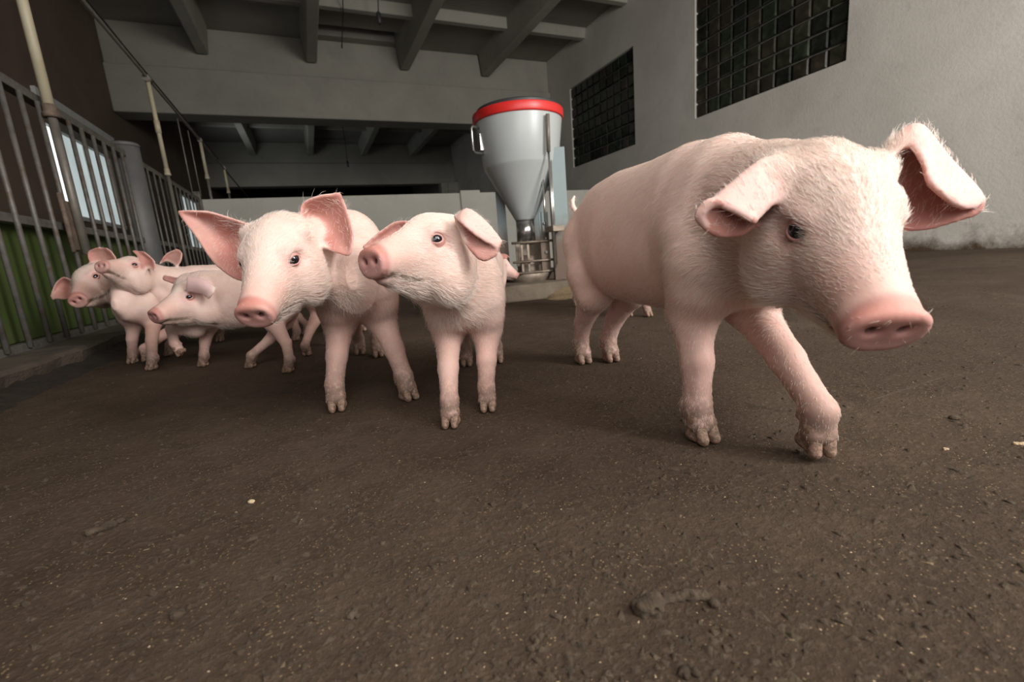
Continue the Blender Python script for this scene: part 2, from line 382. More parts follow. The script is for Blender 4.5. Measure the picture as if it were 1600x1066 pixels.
box('shaft', (-.03, -.03, 0), (.03, .03, 1.18), M['rail'], end, .004); box('cap', (-.034, -.034, 1.18), (.034, .034, 1.192), M['rail'], end, .003)
XP, ZP = -.985, 1.92
pipe = tag(empty('water_pipe', (XP, 4.0, ZP)), 'overhead pipe with cream drop pipes running along the left fence', 'pipe')
tube_obj('main_pipe', [(0, -4.2, .035), (0, 0, .02), (0, 6, -.02), (0, 9, -.03)], .013, M['pipe'], pipe)
tube_obj('cable', [(.012, -4.2, .085), (.012, -.4, .052), (.012, .3, .03), (.012, 4, .015)], .007, M['cable'], pipe, 8)
def drop(y, zc, ze, r=.020, zj=None):
    t = tube_obj('drop_pipe', [(0, y-4, 0), (0, y-4, zc-ZP)], r, M['cream'], pipe); t['label'] = 'cream plastic drop pipe'
    tube_obj('tee', [(0, y-4.04, .0), (0, y-3.96, .0)], .028, M['pipe'], t)
    tube_obj('collar', [(0, y-4, zc-ZP-.012), (0, y-4, zc-ZP+.008), (0, y-4, zc-ZP+.012), (0, y-4, zc-ZP+.045)], r, M['rust'] if y < 4 else M['cream'], t, 16, radii=[r*1.5, r*1.5, r*1.25, r*1.2])
    if zj: tube_obj('coupling', [(0, y-4, zj-ZP-.05), (0, y-4, zj-ZP+.05)], r*1.28, M['cream'], t, 16)
    tube_obj('lower_pipe', [(0, y-4, zc-ZP-.01), (0, y-4, ze-ZP)], r*.82, M['pipe'], t)
    return t
drop(2.91, 1.085, .45, .021); drop(4.89, 1.175, .10, .0165, 1.55); drop(6.87, 1.48, 1.0, .017); drop(8.6, 1.56, 1.1, .017)
for y, z in ((5.95, 1.15), (6.4, 1.2)): tube_obj('hanging_wire', [(-.03, y-4, -.01), (-.03, y-4, z-ZP)], .006, M['pipe'], pipe, 8)
# ------------------------------------------------------------------ wires and lamp holder hanging from the ceiling
def hang(name, label, cat, top, bot, bulb=False):
    e = tag(empty(name, bot), label, cat); d = Vector(top)-Vector(bot)
    tube_obj('cord', [(0, 0, 0), tuple(d*.5+Vector((.02, 0, -.01))), tuple(d)], .008, M['cable'], e, 8)
    if bulb: tube_obj('socket', [(0, 0, .03), (0, 0, .0), (0, 0, -.12), (0, 0, -.14)], .03, M['black'], e, 14, radii=[.012, .035, .035, .02])
    else: tube_obj('cord_end', [(0, 0, .02), (0, 0, -.03)], .012, M['cable'], e, 10)
hang('lamp_holder', 'black lamp holder hanging on a cord under the nearest ceiling bay', 'lamp', (1.47, 7.5, CZ), (1.47, 7.5, 3.86), True)
hang('hanging_cord', 'thin grey cord hanging slantwise beside the black lamp holder', 'cord', (1.0, 7.2, CZ), (1.06, 8.9, 3.95))
hang('lamp_holder', 'black lamp holder hanging in the far ceiling bay beyond the first beam', 'lamp', (1.45, 14.6, CZ), (1.45, 14.6, 3.22), True)

# ------------------------------------------------------------------ feeder on its step
bm = bmesh.new()
step = [bm.verts.new(p) for p in ((1.0, 2.50, 0), (1.95, 2.36, 0), (1.95, 3.5, 0), (1.0, 3.5, 0), (1.0, 2.52, .10), (1.95, 2.38, .10), (1.95, 3.5, .10), (1.0, 3.5, .10))]
for f in ((0,3,2,1),(4,5,6,7),(0,1,5,4),(1,2,6,5),(2,3,7,6),(3,0,4,7)): bm.faces.new([step[i] for i in f])
tag(bm_obj('trim_6', bm, M['platform'], bevel=.012), kind='structure')
FX, FY = 1.335, 2.78
fd = tag(empty('feed_hopper', (FX, FY, .10)), 'white conical feed hopper with red rim standing on the concrete step', 'feeder')
Z0 = -.10
bm = bmesh.new(); lathe(bm, [(.270, 1.125+Z0), (.272, 1.10+Z0), (.274, 1.085+Z0), (.240, .830+Z0), (.237, .822+Z0), (.228, .806+Z0), (.065, .50+Z0), (.060, .49+Z0), (.055, .50+Z0), (.205, .80+Z0), (.25, 1.11+Z0)], 64)
bm_obj('hopper', bm, M['hopper'], fd, smooth=True)
bm = bmesh.new(); lathe(bm, [(.268, 1.088+Z0), (.280, 1.088+Z0), (.283, 1.090+Z0), (.285, 1.095+Z0), (.286, 1.135+Z0), (.284, 1.140+Z0), (.280, 1.142+Z0), (.26, 1.143+Z0), (.26, 1.09+Z0)], 72, closed=True)
o = bm_obj('rim_band', bm, M['red'], fd, smooth=True); o['label'] = 'bright red plastic rim band'
bm = bmesh.new(); r = lathe(bm, [(.255, 1.13+Z0), (.262, 1.158+Z0), (.258, 1.166+Z0), (.22, 1.172+Z0), (.12, 1.19+Z0), (.02, 1.195+Z0)], 48); bm.faces.new(r[-1])
o = bm_obj('lid', bm, M['black'], fd, smooth=True); o['label'] = 'dark lid'
bm = bmesh.new(); lathe(bm, [(.060, .50+Z0), (.062, .35+Z0), (.056, .35+Z0), (.054, .50+Z0)], 32, closed=True); bm_obj('outlet_tube', bm, M['steel'], fd, smooth=True)
def fbox(nm, lo, hi, m, b=.003): return box(nm, lo, hi, m, fd, b)
# legs: L-profiles; the broad right front leg stands out in front of the cone
for nm, (lx, ly), zt, ang, wd in (('leg', (.140, -.215), .80, -.42, .050), ('leg', (-.10, .15), .60, -.42, .030), ('leg', (.17, .14), .80, -.42, .034)):
    bm = bmesh.new(); bx(bm, (-wd, -.004, 0), (wd, .004, zt))
    vs = [bm.verts.new((x, y, z)) for x in (-wd, -wd+.005) for y, z in ((.004, 0), (.11, 0), (.11, zt-.05), (.004, zt))]
    for f in ((0, 1, 2, 3), (7, 6, 5, 4), (0, 4, 5, 1), (1, 5, 6, 2), (2, 6, 7, 3), (3, 7, 4, 0)): bm.faces.new([vs[q] for q in f])
    bmesh.ops.recalc_face_normals(bm, faces=bm.faces)
    o = bm_obj(nm, bm, M['leg'], fd, (lx, ly, 0), bevel=.002); o.rotation_euler = (0, 0, ang)
o = fbox('centre_plate', (.035, -.135, .05), (.100, -.128, .43), M['leg'])
for zz in (.18, .27, .36): tube_obj('bolt', [(.068, -.135, zz), (.068, -.147, zz)], .009, M['steel'], o, 6)
tube_obj('control_rod', [(.055, -.272, .76), (.055, -.288, .965)], .012, M['pipe'], fd, 10)
for (x, y, z0, z1, x2, y2) in ((.055, -.272, .08, .80, .055, -.272), (.060, -.17, .30, .62, .060, -.17), (.10, -.21, .10, .80, .10, -.21)):
    tube_obj('control_rod', [(x, y, z0), (x2, y2, z1)], .007, M['steel'], fd, 8)
box('rod_clamp', (.045, -.29, .30), (.125, -.20, .335), M['steel_dirty'], fd, .003)
for zz in (.06, .13, .25): tube_obj('cross_bar', [(-.16, -.12, zz), (.24, -.16, zz)], .008, M['steel_dirty'], fd, 8)
fbox('feed_pan_plate', (-.09, -.02, .10), (.10, -.012, .25), M['steel_dirty'])
for x in (-.10, -.055, .04): fbox('slide_bar', (x, -.115, .06), (x+.018, -.108, .26), M['steel_dirty'])
bm = bmesh.new(); lathe(bm, [(.13, .0), (.16, .05), (.152, .054), (.12, .02), (.02, .015)], 40); bm_obj('trough', bm, M['steel_dirty'], fd, smooth=True)
bm = bmesh.new(); lathe(bm, [(.068, .03), (.072, .10), (.066, .16), (.05, .17)], 28); bm_obj('drinker_bowl', bm, M['steel_dirty'], fd, smooth=True)
for a, z in ((-1.93, .865), (-1.74, .868)):
    R_ = .252; tube_obj('bolt_hole', [(R_*math.cos(a)*.96, R_*math.sin(a)*.96, z), (R_*math.cos(a)*1.015, R_*math.sin(a)*1.015, z)], .011, M['black'], fd, 14)
hx, hy = -.262, .0
h = tube_obj('latch_handle', [(hx, hy, .95), (hx-.055, hy-.03, .955), (hx-.068, hy-.037, .94), (hx-.068, hy-.037, .82), (hx-.055, hy-.03, .805), (hx+.01, hy, .805), (hx+.03, hy+.01, .83), (hx, hy, .95)], .0075, M['steel'], fd, 8)
box('latch_plate', (hx-.012, hy-.02, .82), (hx+.02, hy+.01, .92), M['steel'], h, .003)

# ------------------------------------------------------------------ pigs: one smooth body each, from a signed distance field
class Field:
    def __init__(s, lo, hi, vs):
        s.lo = np.array(lo, float); s.vs = vs; s.n = np.ceil((np.array(hi)-s.lo)/vs).astype(int)+1
        s.D = np.full(tuple(s.n), .2, np.float32)
    def grid(s, lo, hi):
        a = np.clip(np.floor((np.array(lo)-s.lo)/s.vs).astype(int), 0, s.n-1); b = np.clip(np.ceil((np.array(hi)-s.lo)/s.vs).astype(int)+1, 1, s.n)
        ax = [(s.lo[i]+np.arange(a[i], b[i])*s.vs).astype(np.float32) for i in range(3)]
        return tuple(slice(a[i], b[i]) for i in range(3)), ax[0][:, None, None], ax[1][None, :, None], ax[2][None, None, :]
    def smin(s, sl, d, k):
        A = s.D[sl]
        if k > 0:
            h = np.clip(.5+.5*(A-d)/k, 0, 1); s.D[sl] = A+(d-A)*h-k*h*(1-h)
        else: s.D[sl] = np.minimum(A, d)
    def smax(s, sl, d, k):     # cut: d is the distance to the cutter
        A = s.D[sl]; nd = -d; h = np.clip(.5-.5*(A-nd)/k, 0, 1); s.D[sl] = A+(nd-A)*h+k*h*(1-h)
    def cone(s, a, b, ra, rb, k, cut=False):
        a = np.array(a, float); b = np.array(b, float); m = max(ra, rb)+k+.004
        sl, X, Y, Z = s.grid(np.minimum(a, b)-m, np.maximum(a, b)+m); ba = (b-a).astype(np.float32); L2 = float(ba@ba)+1e-12
        px, py, pz = X-np.float32(a[0]), Y-np.float32(a[1]), Z-np.float32(a[2])
        t = np.clip((px*ba[0]+py*ba[1]+pz*ba[2])/L2, 0, 1)
        d = np.sqrt((px-t*ba[0])**2+(py-t*ba[1])**2+(pz-t*ba[2])**2)-(ra+(rb-ra)*t)
        (s.smax if cut else s.smin)(sl, d, k)
    def ell(s, c, R, r, k, cut=False):
        c = np.array(c, float); m = max(r)+k+.004
        sl, X, Y, Z = s.grid(c-m, c+m); px, py, pz = X-np.float32(c[0]), Y-np.float32(c[1]), Z-np.float32(c[2])
        q = [(px*np.float32(R[0, i])+py*np.float32(R[1, i])+pz*np.float32(R[2, i])) for i in range(3)]
        k0 = np.sqrt(sum((q[i]/r[i])**2 for i in range(3)))+1e-6; k1 = np.sqrt(sum((q[i]/r[i]**2)**2 for i in range(3)))+1e-6
        (s.smax if cut else s.smin)(sl, (k0*(k0-1)/k1).astype(np.float32), k)
    def cloud(s, pts, r, k):
        m = r+k+s.vs*2; sl, X, Y, Z = s.grid(pts.min(0)-m, pts.max(0)+m)
        sh = np.broadcast_shapes(X.shape, Y.shape, Z.shape)
        Q = np.stack([np.broadcast_to(v, sh).ravel() for v in (X, Y, Z)], 1)
        best = np.full(len(Q), 9.0, np.float32); p = pts.astype(np.float32)
        cl = [p[i:i+96] for i in range(0, len(p), 96)]
        for c in cl:
            sel = np.where(((Q > c.min(0)-m) & (Q < c.max(0)+m)).all(1))[0]
            if len(sel) == 0: continue
            q = Q[sel]; d2 = (q*q).sum(1)[:, None]+(c*c).sum(1)[None, :]-2*q@c.T
            best[sel] = np.minimum(best[sel], np.sqrt(np.maximum(d2.min(1), 0)))
        s.smin(sl, (best-r).reshape(sh), k)
    def at(s, p):
        i = np.clip(np.round((np.array(p)-s.lo)/s.vs).astype(int), 0, s.n-1); return s.D[tuple(i)]
    def mesh(s):
        D = s.D; S = D < 0
        sub = lambda A, o: A[o[0]:A.shape[0]-1+o[0], o[1]:A.shape[1]-1+o[1], o[2]:A.shape[2]-1+o[2]]
        C = [(i, j, k) for i in (0, 1) for j in (0, 1) for k in (0, 1)]
        cnt = np.zeros(tuple(n-1 for n in D.shape), np.uint8)
        for o in C: cnt += sub(S, o)
        idx = np.argwhere((cnt > 0) & (cnt < 8)); ids = np.full(cnt.shape, -1, np.int32); ids[tuple(idx.T)] = np.arange(len(idx))
        acc = np.zeros((len(idx), 3)); num = np.zeros(len(idx))
        for o in C:
            for a in range(3):
                if o[a]: continue
                o2 = list(o); o2[a] = 1
                v0 = D[tuple((idx+o).T)]; v1 = D[tuple((idx+o2).T)]; cr = (v0 < 0) != (v1 < 0)
                t = np.where(cr, v0/np.where(cr, v0-v1, 1), 0); p = np.array(o, float)[None]+t[:, None]*np.eye(3)[a][None]
                acc += p*cr[:, None]; num += cr
        V = s.lo+(idx+acc/num[:, None])*s.vs; F = []
        for a in range(3):
            b, c = (a+1) % 3, (a+2) % 3
            s0 = np.take(S, range(0, S.shape[a]-1), a); s1 = np.take(S, range(1, S.shape[a]), a); e = np.argwhere(s0 != s1)
            e = e[(e[:, b] > 0) & (e[:, c] > 0) & (e[:, b] < S.shape[b]-1) & (e[:, c] < S.shape[c]-1)]
            def cell(db, dc):
                q = e.copy(); q[:, b] += db; q[:, c] += dc; return ids[tuple(q.T)]
            Q = np.stack([cell(-1, -1), cell(0, -1), cell(0, 0), cell(-1, 0)], 1); out = S[tuple(e.T)]
            Q[~out] = Q[~out][:, ::-1]; F.append(Q)
        F = np.concatenate(F); F = F[(F >= 0).all(1)]
        E2 = np.concatenate([F[:, [0, 1]], F[:, [1, 2]], F[:, [2, 3]], F[:, [3, 0]]])
        for it in range(2):
            A = np.zeros_like(V); n = np.bincount(E2[:, 0], minlength=len(V))+np.bincount(E2[:, 1], minlength=len(V))
            for j in range(3): A[:, j] = np.bincount(E2[:, 0], V[E2[:, 1], j], len(V))+np.bincount(E2[:, 1], V[E2[:, 0], j], len(V))
            V = V+.5*(A/np.maximum(n, 1)[:, None]-V)
        return V, F
def to_mesh(name, V, F, smooth=True):
    me = bpy.data.meshes.new(name); me.vertices.add(len(V)); me.vertices.foreach_set('co', np.asarray(V, np.float32).ravel())
    me.loops.add(len(F)*4); me.loops.foreach_set('vertex_index', F.astype(np.int32).ravel())
    me.polygons.add(len(F)); me.polygons.foreach_set('loop_start', np.arange(0, len(F)*4, 4, dtype=np.int32))
    me.polygons.foreach_set('use_smooth', np.full(len(F), smooth)); me.update(calc_edges=True); return me
def sstep(x, a, b):
    t = np.clip((x-a)/(b-a), 0, 1); return t*t*(3-2*t)
def catmull(K, n):
    K = np.asarray(K, float); K = np.concatenate([[2*K[0]-K[1]], K, [2*K[-1]-K[-2]]]); out = []
    for i in range(1, len(K)-2):
        for t in np.linspace(0, 1, n, endpoint=False):
            a, b, c, d = K[i-1:i+3]; out.append(.5*(2*b+(c-a)*t+(2*a-5*b+4*c-d)*t*t+(3*b-a-3*c+d)*t**3))
    out.append(K[-2]); return np.array(out)

def skin_mat():
    t = NT('pig_skin'); co = t.coord(); at = t.n('ShaderNodeAttribute', attribute_name='skin'); dr = t.n('ShaderNodeAttribute', attribute_name='dirt')
    n1 = t.noise(co, 22, 5, .6); n2 = t.noise(co, 90, 5, .7); n3 = t.noise(co, 9, 4, .6)
    c = t.mix(t.math('MULTIPLY', t.math('SUBTRACT', n1, .40, True), 1.1, True), at.outputs['Color'], (.60, .36, .30))
    c = t.mix(t.math('MULTIPLY', t.math('SUBTRACT', n3, .50, True), 1.3, True), c, (.81, .655, .58))
    d = t.math('MULTIPLY', dr.outputs['Fac'], t.math('MULTIPLY', t.math('SUBTRACT', t.math('ADD', n2, t.math('MULTIPLY', n1, .7)), .52), 3.0, True), True)
    c = t.mix(d, c, (.13, .085, .055))
    t.bump(t.math('ADD', t.noise(co, 300, 3, .7), t.math('MULTIPLY', n2, .25)), .12, .002)
    t.b.inputs['Subsurface Weight'].default_value = .30; t.b.inputs['Subsurface Radius'].default_value = (1, .35, .2); t.b.inputs['Subsurface Scale'].default_value = .006
    return t.set(c, .55, 0, .3)
M['skin'] = skin_mat()
def simple(name, c, r, spec=.5):
    t = NT(name); co = t.coord(); f = t.noise(co, 60, 3, .5); return t.set(t.ramp(f, [(.3, tuple(v*.8 for v in c)), (.7, c)]), r, 0, spec)
M['eye'] = simple('pig_eye', (.012, .011, .014), .05, .7)
M['lid'] = simple('pink_eyelid', (.62, .33, .29), .4)
t = NT('muddy_hoof'); co = t.coord(); f = t.noise(co, 70, 5, .7)
t.bump(t.noise(co, 200, 4, .7), .3, .002); M['hoof'] = t.set(t.ramp(f, [(.38, (.11, .070, .045)), (.62, (.40, .25, .18))]), .65)
t = NT('pale_bristle'); M['hair'] = t.set((.88, .77, .69), .45, 0, .4); t.b.inputs['Transmission Weight'].default_value = 0

# one hoof: two claws, made once and shared by every foot (unit = shoulder height)
def make_hoof():
    f = Field((-.07, -.08, -.02), (.10, .08, .12), .0032); 
    for s in (-1, 1):
        g = Field((-.07, -.08, -.02), (.10, .08, .12), .0032)
        g.cone((-.008, s*.021, .080), (.030, s*.022, .024), .025, .0175, 0); g.cone((-.022, s*.023, .024), (.034, s*.0225, .015), .021, .013, .012)
        g.cone((-.012, s*.021, .080), (-.02, s*.022, .026), .025, .021, .012)
        f.D = np.minimum(f.D, g.D)
    Z = f.lo[2]+np.arange(f.n[2])*f.vs; f.D = np.maximum(f.D, -Z[None, None, :].astype(np.float32))
    V, F = f.mesh(); me = to_mesh('hoof', V, F); me.materials.append(M['hoof']); return me
HOOF = make_hoof()

TOP = [(0, .70), (.03, .84), (.09, .93), (.2, .985), (.36, 1.0), (.55, .99), (.72, 1.0), (.84, .97), (.93, .86), (1, .70)]
BOT = [(0, .60), (.03, .50), (.09, .44), (.2, .415), (.36, .395), (.55, .395), (.72, .405), (.84, .43), (.93, .48), (1, .60)]
WID = [(0, .03), (.03, .12), (.09, .185), (.2, .225), (.36, .250), (.55, .250), (.72, .235), (.84, .205), (.93, .14), (1, .03)]
def lut(T, t): a = np.array(T); return np.interp(t, a[:, 0], a[:, 1]).astype(np.float32)

def pig(label, hp, hip, sh, head, feet, ears, vs, hairs, group=None, pitch=0.0, tail=True, fat=1.0, seed=1, hairlen=1.0, disc=1.0, earcol=(.74, .48, .43)):
    """hip, sh: ground points under hip and shoulder; head = dict(c, s, L, roll); feet = (fl, fr, hl, hr) each (xyz, heading offset deg, toe pitch)"""
    rnd = np.random.default_rng(seed); hip = np.array(hip, float); sh = np.array(sh, float); ax2 = sh-hip; Lb = np.linalg.norm(ax2)/.66; ax2 /= np.linalg.norm(ax2)
    AX = np.array([ax2[0], ax2[1], 0]); SD = np.array([-ax2[1], ax2[0], 0]); UP = np.array([0, 0, 1.0]); O = np.array([hip[0], hip[1], 0])-AX*.15*Lb
    T = lambda t, y, z: O+AX*t*Lb+SD*y*hp+UP*(z+pitch*(t-.5))*hp
    root = empty('pig', (float(hip[0]+sh[0])/2, float(hip[1]+sh[1])/2, 0.0)); tag(root, label, 'pig', group); RO = np.array(root.location)
    if head is None: c0 = T(1.0, 0, .74)+AX*.22*hp; head = dict(c=c0, s=c0+(AX*.92-UP*.40)*.38*hp, L=.60*hp)
    feet = [((T(.82, s*.13*fat, 0) if fr else T(.10, s*.13*fat, 0)) if q[0] is None else q[0], *q[1:]) for q, (s, fr) in zip(feet, ((1, 1), (-1, 1), (1, 0), (-1, 0)))]
    # head frame
    c = np.array(head['c'], float); L = head['L']; s_ = np.array(head['s'], float); f = (s_-c)/np.linalg.norm(s_-c)
    u = UP-f*(UP@f); u /= np.linalg.norm(u); l = np.cross(u, f); ro = math.radians(head.get('roll', 0)); u, l = u*math.cos(ro)+l*math.sin(ro), l*math.cos(ro)-u*math.sin(ro)
    # the snout point given is slightly below the head axis: tip the frame so that (.62, 0, -.09) falls on it
    be = math.atan2(.09, .62); f, u = f*math.cos(be)+u*math.sin(be), u*math.cos(be)-f*math.sin(be)
    HR = np.stack([f, l, u], 1); Hd = lambda x, y, z: c+L*(HR@np.array([x, y, z], float))
    # ears sampled from their own sheets
    sheets = []
    if ears == 'plain':
        loc = (((.02, .13, .19), (-.08, .18, .18), (-.16, .16, .10)), ((.08, .24, .31), (-.04, .33, .31), (-.12, .33, .20)), ((.16, .42, .30), (.13, .44, .29), (.09, .43, .26)))
        ears = [(np.array([[Hd(x, y*s, z) for x, y, z in row] for row in loc]), s) for s in (1, -1)]
    for st, sign in ears:
        K = st if isinstance(st, np.ndarray) else np.array([[P(*q) for q in row] for row in st]); ln_ = max(np.linalg.norm(np.diff(K[:, j], axis=0), axis=1).sum() for j in range(3)); wd_ = (np.linalg.norm(K[:, 0]-K[:, 1], axis=1)+np.linalg.norm(K[:, 1]-K[:, 2], axis=1)).max()*1.2
        rows = catmull(K.reshape(len(K), -1), int(ln_/.0019/(len(K)-1))+2).reshape(-1, 3, 3)
        v = np.linspace(-1, 1, int(wd_/.0019)+3); wa, wm, wb = v*(v-1)/2, 1-v*v, v*(v+1)/2
        S = rows[:, 0][:, None]*wa[None, :, None]+rows[:, 1][:, None]*wm[None, :, None]+rows[:, 2][:, None]*wb[None, :, None]
        # round the corners of the free end
        N = np.cross(np.gradient(S, axis=0), np.gradient(S, axis=1)); N /= np.linalg.norm(N, axis=2, keepdims=True)+1e-9
        uu = np.linspace(0, 1, len(rows)); sheets.append((S, N*sign, uu))
    allp = [T(t, y, z) for t in (-.12, 1) for y in (-.3, .3) for z in (0, 1.12)]+[Hd(x, y, z) for x in (-.4, .75) for y in (-.35, .35) for z in (-.42, .35)]+[np.array(q[0]) for q in feet]
    pts = np.array(allp); lo, hi = pts.min(0), pts.max(0)
    for S, N, uu in sheets: lo = np.minimum(lo, S.reshape(-1, 3).min(0)); hi = np.maximum(hi, S.reshape(-1, 3).max(0))
    lo -= .055; hi += .055; hi[2] -= .035; lo[2] = max(lo[2], -.005)
    F = Field(lo, hi, vs)
    # trunk
    sl, X, Y, Z = F.grid(lo, hi); tx = ((X-O[0])*AX[0]+(Y-O[1])*AX[1])/Lb; ty = (X-O[0])*SD[0]+(Y-O[1])*SD[1]; tc = np.clip(tx, 0, 1)[:, :, 0]
    sel = np.where((tx[:, :, 0] > -.12) & (tx[:, :, 0] < 1.12)); ix = slice(sel[0].min(), sel[0].max()+1); iy = slice(sel[1].min(), sel[1].max()+1)
    tc = tc[ix, iy]; top, bot, w = lut(TOP, tc)*hp, lut(BOT, tc)*hp, lut(WID, tc)*hp*fat; zs = pitch*(tc-.5)*hp
    zc, rz = ((top+bot)/2+zs)[..., None].astype(np.float32), ((top-bot)/2)[..., None]; w = w[..., None]
    yy = np.abs(ty[ix, iy]).astype(np.float32)/w; zz = (Z.astype(np.float32)-zc)/rz; q = (yy**2.2+np.abs(zz)**2.2)**np.float32(1/2.2)
    d = (q-1)*np.minimum(w, rz); out = np.maximum(-tx, tx-1)[ix, iy]*Lb; d = np.maximum(d, out.astype(np.float32)); F.D[ix, iy] = np.minimum(F.D[ix, iy], d); del d, q, yy, zz
    k = .05*hp
    for s in (1, -1):
        F.cone(T(.12, s*.09*fat, .70), T(.17, s*.12*fat, .52), .15*hp*fat**.5, .11*hp, .07*hp)      # ham
        F.cone(T(.80, s*.11*fat, .68), T(.82, s*.13*fat, .50), .12*hp, .09*hp, .07*hp)       # shoulder
    # neck and jowl
    F.cone(T(.80, 0, .78), Hd(-.12, 0, .03), .19*hp*fat, .195*L, .05*hp); F.cone(T(.86, 0, .58), Hd(-.14, 0, -.10), .15*hp*fat, .12*L, .045*hp)
    F.cone(T(.82, 0, .84), Hd(-.20, 0, .11), .115*hp, .13*L, .06*hp)      # crest of the neck
    # legs
    hoofs = []
    for n, ((s, fore), (Ft, hd, toe, *kn)) in enumerate(zip(((1, True), (-1, True), (1, False), (-1, False)), feet)):
        Ft = np.array(Ft, float); a = math.radians(hd); D = AX*math.cos(a)+SD*math.sin(a)
        tp = math.radians(toe); Dn = D*math.cos(tp)-UP*math.sin(tp); Un = UP*math.cos(tp)+D*math.sin(tp); h = lambda x, z: Ft+hp*(Dn*x+Un*z)
        fet, pas = h(-.028, .125), h(-.012, .065)
        Sn = np.cross(Un, Dn)
        if fore:
            E0, S0 = T(.79, s*.130*fat, .42), T(.83, s*.12*fat, .58); kne = E0*.46+fet*.54+hp*D*.012
            if kn: kne = np.array(kn[0])
            F.cone(S0, E0, .11*hp, .078*hp, k); F.cone(E0, kne, .074*hp, .051*hp, k*.8); F.cone(kne, fet, .051*hp, .043*hp, .02*hp)
        else:
            S0, E0 = T(.17, s*.12*fat, .52), T(.19, s*.125*fat, .42); hk = E0*.42+fet*.58-hp*D*.035
            if kn: hk = np.array(kn[0])
            F.cone(S0, E0, .12*hp, .088*hp, k); F.cone(E0, hk, .084*hp, .05*hp, k*.8); F.cone(hk, fet, .048*hp, .042*hp, .02*hp)
            F.cone(hk-hp*D*.01, hk-hp*D*.03+UP*.02*hp, .036*hp, .024*hp, .02*hp)
        F.cone(fet, pas, .044*hp, .044*hp, .02*hp)
        for q in (-1, 1):
            F.cone(pas+Sn*q*.018*hp, h(.004, .062)+Sn*q*.021*hp, .030*hp, .026*hp, .012*hp)
            F.cone(fet-D*.03*hp+Sn*q*.028*hp, h(-.058, .085)+Sn*q*.032*hp, .017*hp, .011*hp, .012*hp)   # dewclaws
        hoofs.append((Ft, np.stack([Dn, Sn, Un], 1)))
    # head
    I = HR; kl = .10*L
    F.ell(Hd(-.03, 0, .03), I, (.28*L, .222*L, .24*L), kl)
    F.cone(Hd(.08, 0, .075), Hd(.50, 0, -.045), .165*L, .092*L, kl); F.cone(Hd(.05, 0, -.06), Hd(.47, 0, -.09), .20*L, .112*L, kl)
    F.cone(Hd(-.03, 0, -.225), Hd(.42, 0, -.175), .185*L, .082*L, kl*.7)
    for s in (1, -1):
        F.ell(Hd(-.02, s*.145, -.165), I, (.23*L, .125*L, .23*L), kl*.7); F.cone(Hd(-.06, s*.07, .13), Hd(-.08, s*.175, .165), .105*L, .075*L, kl*.6); F.ell(Hd(.10, s*.150, .115), I, (.10*L, .05*L, .045*L), kl*.6)
    F.ell(Hd(.555, 0, -.085), I, (.085*L, .112*L*disc, .098*L), .06*L)
    # flat disc of the snout with a raised rim
    tp = math.radians(-8); n = HR@np.array([math.cos(tp), 0, math.sin(tp)]); p0 = Hd(.615, 0, -.085)
    sl, X, Y, Z = F.grid(Hd(.62, 0, -.085)-.2*L, Hd(.62, 0, -.085)+.2*L)
    F.smax(sl, -((X-p0[0])*n[0]+(Y-p0[1])*n[1]+(Z-p0[2])*n[2]).astype(np.float32), .012*L)
    u2 = HR@np.array([-math.sin(tp), 0, math.cos(tp)]); an = np.linspace(0, 2*math.pi, 90, endpoint=False)
    rim = p0[None]-n*.022*L+L*(np.cos(an)[:, None]*l*.108*disc+np.sin(an)[:, None]*u2[None]*(.092+.010*np.cos(2*an))[:, None])
    F.cloud(rim, .021*L, .025*L)
    for s in (1, -1):
        F.cone(p0+L*(l*s*.042+u2*.016+n*.02), p0+L*(l*s*.066+u2*.030+n*.012), .024*L, .020*L, .016*L, cut=True)
        F.cone(p0+L*(l*s*.050+u2*.020+n*.01), p0+L*(l*s*.047+u2*.006-n*.035), .024*L, .018*L, .012*L, cut=True)
    F.cone(p0+L*(-u2*.125+n*.02), p0+L*(-u2*.075+n*.026), .019*L, .012*L, .02*L, cut=True)
    F.cone(Hd(.38, 0, -.205), Hd(.52, 0, -.185), .052*L, .040*L, .03*L)
    for s in (1, -1):
        mp = [Hd(.57, s*.03, -.190), Hd(.49, s*.095, -.170), Hd(.38, s*.145, -.152), Hd(.25, s*.215, -.118)]
        for a, b in zip(mp[:-1], mp[1:]): F.cone(a, b, .011*L, .010*L, .016*L, cut=True)
        F.ell(Hd(.155, s*.228, .055), I, (.075*L, .045*L, .055*L), .05*L, cut=True)
    for S, N, uu in sheets:
        p = S.reshape(-1, 3); F.cloud(p, max(.0034, vs*.95), .010)
    if tail:
        tl = [T(.012, 0, .82)]; 
        for i in range(9):
            a = i*.75; tl.append(T(-.035-.012*i, .035*math.sin(a), .84+.035*math.cos(a)*(i > 0)+.012*i))
        for i in range(len(tl)-1): F.cone(tl[i], tl[i+1], (.028-.0022*i)*hp, (.026-.0022*i)*hp, .015*hp)
    eyes = []
    for s in (1, -1):
        o = Hd(.11, 0, .055); dv = HR@np.array([.28, s*.95, .08]); dv /= np.linalg.norm(dv); r = 0
        while F.at(o+dv*r) < 0 and r < .4*L: r += vs*.25
        p = o+dv*r; nrm = HR@np.array([.55, s*.80, .16]); nrm /= np.linalg.norm(nrm); re = .050*L; eyes.append((p-nrm*re*.52, nrm, re, s))
    for p, nrm, re, s in eyes: F.ell(p, np.eye(3), (re*1.02,)*3, .004, cut=True)
    V, Q = F.mesh(); del F
    # skin colours; the nostril hollows get painted darkness
    H = (V-c)@HR/L; hx, hy, hz = H.T; inhead = (hx > -.35)
    near = sstep(np.linalg.norm((V-c), axis=1)/L, .80, .55); zrel = V[:, 2]/hp; nV = len(V)
    def rgb(v): return np.array(v, float)[None]
    Cc = rgb((.79, .585, .515)).repeat(nV, 0)
